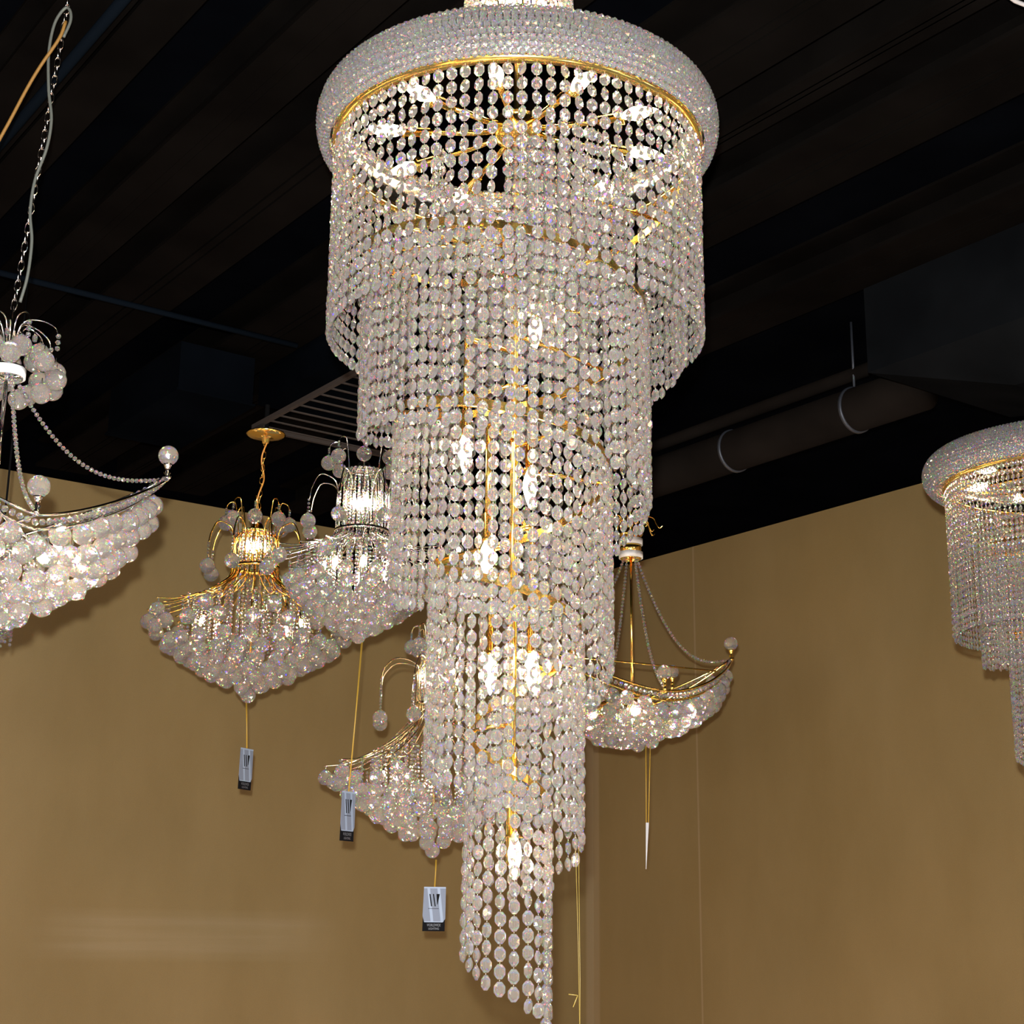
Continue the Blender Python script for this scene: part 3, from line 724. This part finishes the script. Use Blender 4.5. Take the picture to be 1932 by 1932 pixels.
    for i in range(6):
        a = TAU*(i+.3)/6; p = X(math.cos(a)*Lh*.3, math.sin(a)*Wh*.3, zr-h*.9)
        candle(root, p, (math.cos(a), math.sin(a), -.25), ball*u/.03*.5, BULB2 if i % 2 else BULB, metal)
        MB().tube([(0, 0, -.34*Lh*u), p], 1.8*u*k, 6).obj('lamp_arm', metal, root)
    return root, base, u
# silver boat at the left edge
E_, bE, uE = ship_chandelier('silver boat-shaped chandelier at the left edge with hanging crystal balls', 3.82, (0, 834), 263, CHROME, 41, 124, [138], .75, 'silver', 1.0)
k = 41/27
ce = bpy.data.objects.new('crown_stub', None)
mb = MB()
for i in range(14):
    a = TAU*i/14; rr2 = 62 if i % 2 else 92; zz = 234 if i % 2 else 246
    c = arc([(8, 139), (10, 189), (22, zz-5), (rr2*.6, zz), (rr2*.92, zz-14), (rr2, zz-32)])
    MB().tube([(q[0]*uE*math.cos(a), q[0]*uE*math.sin(a), q[1]*uE) for q in c], 1.5*uE, 6).obj('crown_arm', CHROME, E_)
    mb = MB(); zlow = 189 if i % 2 == 0 else 196
    bead_line(mb, [(rr2*uE*math.cos(a), rr2*uE*math.sin(a), (zz-32)*uE), (rr2*uE*math.cos(a), rr2*uE*math.sin(a), zlow*uE)], 5.5*uE, 2.4); mb.obj('bead_string', CRY, E_)
bt_ = ball_tpl(41/2*uE); me = MB().add(*bt_).mesh('crystal_ball', [CRB, CHROME])
for r_, z_, n_ in ((58, 178, 7), (88, 150, 8), (94, 126, 9), (66, 108, 6)):
    for i in range(n_):
        a = TAU*(i+.4)/n_+r_
        if z_ < 130 and math.sin(a) < -.35: continue
        o = bpy.data.objects.new('crystal_ball', me); o.location = (r_*uE*math.cos(a), r_*uE*math.sin(a), z_*uE); o.rotation_euler.z = a; link(o, E_)
MB().tube([(0, 0, 120*uE), (0, 0, 274*uE)], 4*uE, 8).obj('crown_stem', CHROME, E_)
# leaning chain up to the ceiling and its slack grey cord
ct = at(128, 8, 3.82)-bE; top = at(140, -160, 3.82)-bE; top = Vector(top); d_ = Vector(ct)-Vector((0, 0, 269*uE))
te = Vector((0, 0, 269*uE))+d_*((HC-bE.z-269*uE)/d_.z)
chain(E_, (0, 0, 269*uE), tuple(te), .0085, CHROME)
pts = [at(x, y, 3.80)-bE for x, y in ((38, 570), (52, 520), (60, 455), (57, 400), (66, 340), (88, 280), (97, 225), (92, 170), (92, 100), (103, 45), (122, 16), (132, 20), (133, 40), (120, 70))]
pp = [Vector(q) for q in arc([tuple(p) for p in pts], 6)]
MB().tube(pp, .0042, 8).obj('supply_wire', CORD, E_)
pts = [at(x, y, 3.76) for x, y in ((124, 40), (112, 72), (78, 122), (52, 165), (20, 225), (-10, 280), (-40, 340))]
tube_obj('orange_cord', arc([tuple(p) for p in pts], 5), .0045, pbr('yellow_cord', (.16, .08, .014), .5), label='yellow-orange cord slanting off the top of the left chain', category='cord')
# gold boat behind the big chandelier on the right
D_, bD, uD = ship_chandelier('gold boat-shaped chandelier hanging right of the big spiral chandelier', 7.2, (1192, 1228), 202, GOLD, 27, 210, [211, 185], .47, 'gold', .55)
for i in range(12):
    a = TAU*(i+.3)/12; sc = 1 if i % 2 else .72
    c = arc([(10, 225), (16, 243), (30*sc, 259), (46*sc, 255), (52*sc, 243), (58*sc, 235), (64*sc, 239)])
    MB().tube([(q[0]*uD*math.cos(a), q[0]*uD*math.sin(a), q[1]*uD) for q in c], 1.4*uD, 6).obj('crown_scroll', GOLD, D_)
MB().lathe([(0, 219), (20, 221), (24, 227), (17, 233), (13, 245), (0, 247)], seg=28).obj('crown_cap', GOLD, D_).scale = (uD,)*3
MB().tube([(0, 0, 205*uD), (0, 0, 265*uD)], 3*uD, 8).obj('mast', GOLD, D_)
cD = at(1200, 762, 7.2)-bD
chain(D_, (0, 0, 260*uD), (cD.x, 0, cD.z-.02), .009, GOLD, None)
MB().lathe([(0, 0), (32*uD, 0), (32*uD, -3*uD), (12*uD, -9*uD), (0, -9*uD)], (cD.x, 0, cD.z), 32).obj('ceiling_canopy', GOLD, D_)
MB().tube([(cD.x, 0, cD.z), (cD.x, 0, HC-bD.z)], .012, 8).obj('mounting_stem', DARK, D_)

# ------------------------------------------------------------------ small bead chandelier peeking in at the left
pL = at(-8, 1150, 5.6); uL = mpp(pL)
sl = empty('bead_pendant', pL, 0, label='gold-lit tassel of bead strings below the left boat chandelier', category='chandelier')
MB().lathe([(0, 30), (20, 26), (30, 12), (34, 4), (34, 0), (0, 0)], seg=24).obj('pendant_cap', GOLD, sl).scale = (uL,)*3
for i in range(22):
    a = TAU*i/22; mb = MB(); r = 32; bead_line(mb, [(r*uL*math.cos(a), r*uL*math.sin(a), 0), (r*uL*math.cos(a), r*uL*math.sin(a), -(48+8*(i % 3))*uL)], 3.4*uL, 2.2); mb.obj('bead_string', CRY, sl)
for i in range(12):
    a = TAU*i/12; mb = MB(); r = 18; bead_line(mb, [(r*uL*math.cos(a), r*uL*math.sin(a), 0), (r*uL*math.cos(a), r*uL*math.sin(a), -58*uL)], 3.4*uL, 2.2); mb.obj('bead_string', CRY, sl)
MB().tube([(0, 0, 28*uL), (0, 0, HC-pL.z)], .004, 6).obj('hanging_rod', DARK, sl)

# ------------------------------------------------------------------ price tags
TAGG = pbr('tag_grey', (.15, .175, .225), .7); TAGS = pbr('tag_silver_stripe', (.24, .295, .38), .6); TAGK = pbr('tag_black', (.006, .006, .007), .8, **{'Specular IOR Level': .05})
INK = pbr('tag_ink', (.008, .008, .008), .8, **{'Specular IOR Level': .05}); TXT = pbr('tag_white_print', (.10, .105, .115), .5)
def text(body, size, p, parent, m, name):
    c = bpy.data.curves.new(name, 'FONT'); c.body = body; c.size = size; c.align_x = 'CENTER'; c.align_y = 'CENTER'; c.extrude = .0001
    o = bpy.data.objects.new(name, c); c.materials.append(m); me = bpy.data.meshes.new_from_object(o); bpy.data.objects.remove(o); o = bpy.data.objects.new(name, me); o.location = p; o.rotation_euler = (PI/2, 0, 0); return link(o, parent)
def tag(label, Y, string_px, card_px, w, h, turn, cordr=.0022):
    c = at(card_px[0], card_px[1], Y); u = mpp(c); w *= u; h *= u
    root = empty('price_tag', c, 0, label=label, category='price tag', group='price tags hanging under the chandeliers')
    t = string_px[0]; p0 = at(t[0], t[1], Y)-c
    MB().tube([tuple(p0), tuple(p0*.5+Vector((.001, 0, h*.25))), (-.001, 0, h/2)], cordr*.7, 6).tube([tuple(p0+Vector((.004, 0, 0))), (.002, 0, h/2)], cordr*.6, 6).obj('cord', YCORD, root)
    R = rz(turn)
    card = MB()
    k = .80
    def pl(pts, y0, y1):
        V = [(x*w, y0, z*h) for x, z in pts]+[(x*w, y1, z*h) for x, z in pts]; n = len(pts)
        return np.array(V) @ R.T, [tuple(range(n)), tuple(range(2*n-1, n-1, -1))]+[(i, n+i, n+(i+1) % n, (i+1) % n) for i in range(n)]
    V, Fa = pl([(-.5, -.5), (.48, -.5), (.5, .45), (-.46, .45)], .0006, .0016); MB().add(V, Fa).obj('black_card', TAGK, root)
    V, Fa = pl([(-.42, -.30), (.38, -.30), (.5, -.22), (.5, .5), (-.46, .5), (-.5, -.16)], -.0012, .0005); MB().add(V, Fa).obj('grey_sleeve', TAGG, root)
    st = MB()
    for x in (-.32, .12):
        V, Fa = pl([(x, .49), (x+.12, .49), (x+.30, -.29), (x+.18, -.29)], -.0016, -.0011); st.add(V, Fa)
    V, Fa = pl([(-.46, .465), (.5, .465), (.5, .50), (-.46, .50)], -.0017, -.0011); st.add(V, Fa)
    V, Fa = pl([(-.42, -.30), (.38, -.30), (.40, -.28), (-.43, -.28)], -.0017, -.0011); st.add(V, Fa)
    st.obj('silver_stripe', TAGS, root)
    lg = MB()
    for q in ([(-.22, .34), (-.17, .34), (-.09, .06), (-.14, .06)], [(-.07, .34), (-.02, .34), (.07, .06), (.02, .06)], [(.09, .34), (.24, .34), (.15, .10), (.13, .10)]):
        V, Fa = pl(q[::-1], -.0023, -.0015); lg.add(V, Fa)
    V, Fa = pl([(-.26, .005), (.20, .005), (.20, .015), (-.26, .015)], -.0023, -.0015); lg.add(V, Fa)
    lg.obj('letter_w_logo', INK, root)
    for body, z, sz, wf in (('WORLDWIDE', -.365, .085, .60), ('LIGHTING', -.445, .065, .46)):
        o = text(body, h*sz*1.05, tuple(R @ np.array([0.0, -.0012, z*h])), root, TXT, 'printed_text'); o.rotation_euler = (PI/2, 0, turn)
        o.scale = (wf*w/max(.001, o.dimensions.x), 1, 1)
    return root
tag('price tag turned nearly edge-on, hanging below the gold chandelier', 7.0, [(464, 1318)], (463.5, 1451), 42, 77, 1.12)
tag('slightly turned price tag on a long gold cord, in front of the pale gold chandelier', 6.2, [(682, 1212)], (656, 1540), 42, 92, 1.0)
tag('front-facing price tag with a W logo below the pale gold chandelier', 6.6, [(822, 1622)], (819, 1715), 43, 81, 0.05)
pD = at(1221, 1408, 7.2); qD = at(1221, 1552, 7.2); eD = at(1219, 1640, 7.2)
mb = MB().tube([pD-Vector((.006, 0, 0)), qD-Vector((.004, 0, 0))], .0022, 6).tube([pD+Vector((.014, 0, 0)), qD+Vector((.006, 0, 0))], .0022, 6)
tr_ = empty('tag_cord', qD, 0, label='double gold cord with a blank sliver of tag below the gold boat chandelier', category='cord')
o = mb.obj('cord', YCORD, tr_); o.location = -qD
MB().add([tuple(v) for v in [Vector((-.006, 0, 0)), Vector((.008, 0, 0)), eD-qD+Vector((.001, 0, 0)), eD-qD-Vector((.001, 0, 0)), Vector((-.006, .001, 0)), Vector((.008, .001, 0)), eD-qD+Vector((.001, .001, 0)), eD-qD+Vector((-.001, .001, 0))]],
    [(0, 1, 2, 3), (4, 7, 6, 5), (0, 4, 5, 1), (1, 5, 6, 2), (2, 6, 7, 3), (3, 7, 4, 0)]).obj('edge_on_tag', CLEARW, tr_)

# ------------------------------------------------------------------ light
def area(name, loc, rot_to, size, power, col, spread=None):
    l = bpy.data.lights.new(name, 'AREA'); l.energy = power; l.color = col; l.size = size
    if spread: l.spread = spread
    o = bpy.data.objects.new(name, l); o.location = loc
    o.rotation_euler = (Vector(rot_to)-Vector(loc)).to_track_quat('-Z', 'Y').to_euler(); link(o); return o
fl = CAM+CU*.085-CR*.02-rd*.02
area('camera_flash', fl, fl+rd*5,   .035, 560, (.93, .96, 1.0))

w = bpy.data.worlds.new('showroom'); scene.world = w; w.use_nodes = True; nt = w.node_tree; nt.nodes.clear()
N = nt.nodes.new; L = nt.links.new
out = N('ShaderNodeOutputWorld'); bg = N('ShaderNodeBackground'); tc = N('ShaderNodeTexCoord')
vo = N('ShaderNodeTexVoronoi'); vo.inputs['Scale'].default_value = 5.5; L(tc.outputs['Generated'], vo.inputs['Vector'])
rp = N('ShaderNodeValToRGB'); e = rp.color_ramp.elements; e[0].position = .0; e[0].color = (1, 1, 1, 1); e[1].position = .24; e[1].color = (0, 0, 0, 1); L(vo.outputs['Distance'], rp.inputs[0])
# each lamp of the showroom behind the camera has its own tint from warm to cool
hs = N('ShaderNodeValToRGB'); h = hs.color_ramp.elements; h[0].position = 0; h[0].color = (1.0, .42, .12, 1); h[1].position = 1; h[1].color = (.9, .95, 1.0, 1); m_ = hs.color_ramp.elements.new(.75); m_.color = (1, .68, .38, 1)
sx = N('ShaderNodeSeparateColor'); L(vo.outputs['Color'], sx.inputs[0]); L(sx.outputs[0], hs.inputs[0])
mul = N('ShaderNodeMix'); mul.data_type = 'RGBA'; mul.blend_type = 'MULTIPLY'; mul.inputs[0].default_value = 1; L(rp.outputs[0], mul.inputs[6]); L(hs.outputs[0], mul.inputs[7])
sc_ = N('ShaderNodeVectorMath'); sc_.operation = 'SCALE'; sc_.inputs['Scale'].default_value = 44.0; L(mul.outputs[2], sc_.inputs[0])
ad = N('ShaderNodeVectorMath'); ad.operation = 'ADD'; L(sc_.outputs[0], ad.inputs[0]); ad.inputs[1].default_value = (.10, .12, .17)
L(ad.outputs[0], bg.inputs[0]); bg.inputs[1].default_value = 1.6; L(bg.outputs[0], out.inputs[0])
w.cycles.sampling_method = 'MANUAL'; w.cycles.sample_map_resolution = 512

vs = scene.view_settings; vs.view_transform = 'Standard'; vs.look = 'None'; vs.exposure = 0; vs.gamma = 1; vs.use_curve_mapping = False
cy = scene.cycles
cy.max_bounces = 12; cy.transmission_bounces = 12; cy.glossy_bounces = 8; cy.diffuse_bounces = 2; cy.transparent_max_bounces = 24
cy.caustics_refractive = False; cy.caustics_reflective = False; cy.sample_clamp_indirect = 14; cy.blur_glossy = .3
cy.use_denoising = True; cy.denoiser = 'OPENIMAGEDENOISE'
cy.use_adaptive_sampling = True; cy.adaptive_threshold = .05; cy.time_limit = 1100
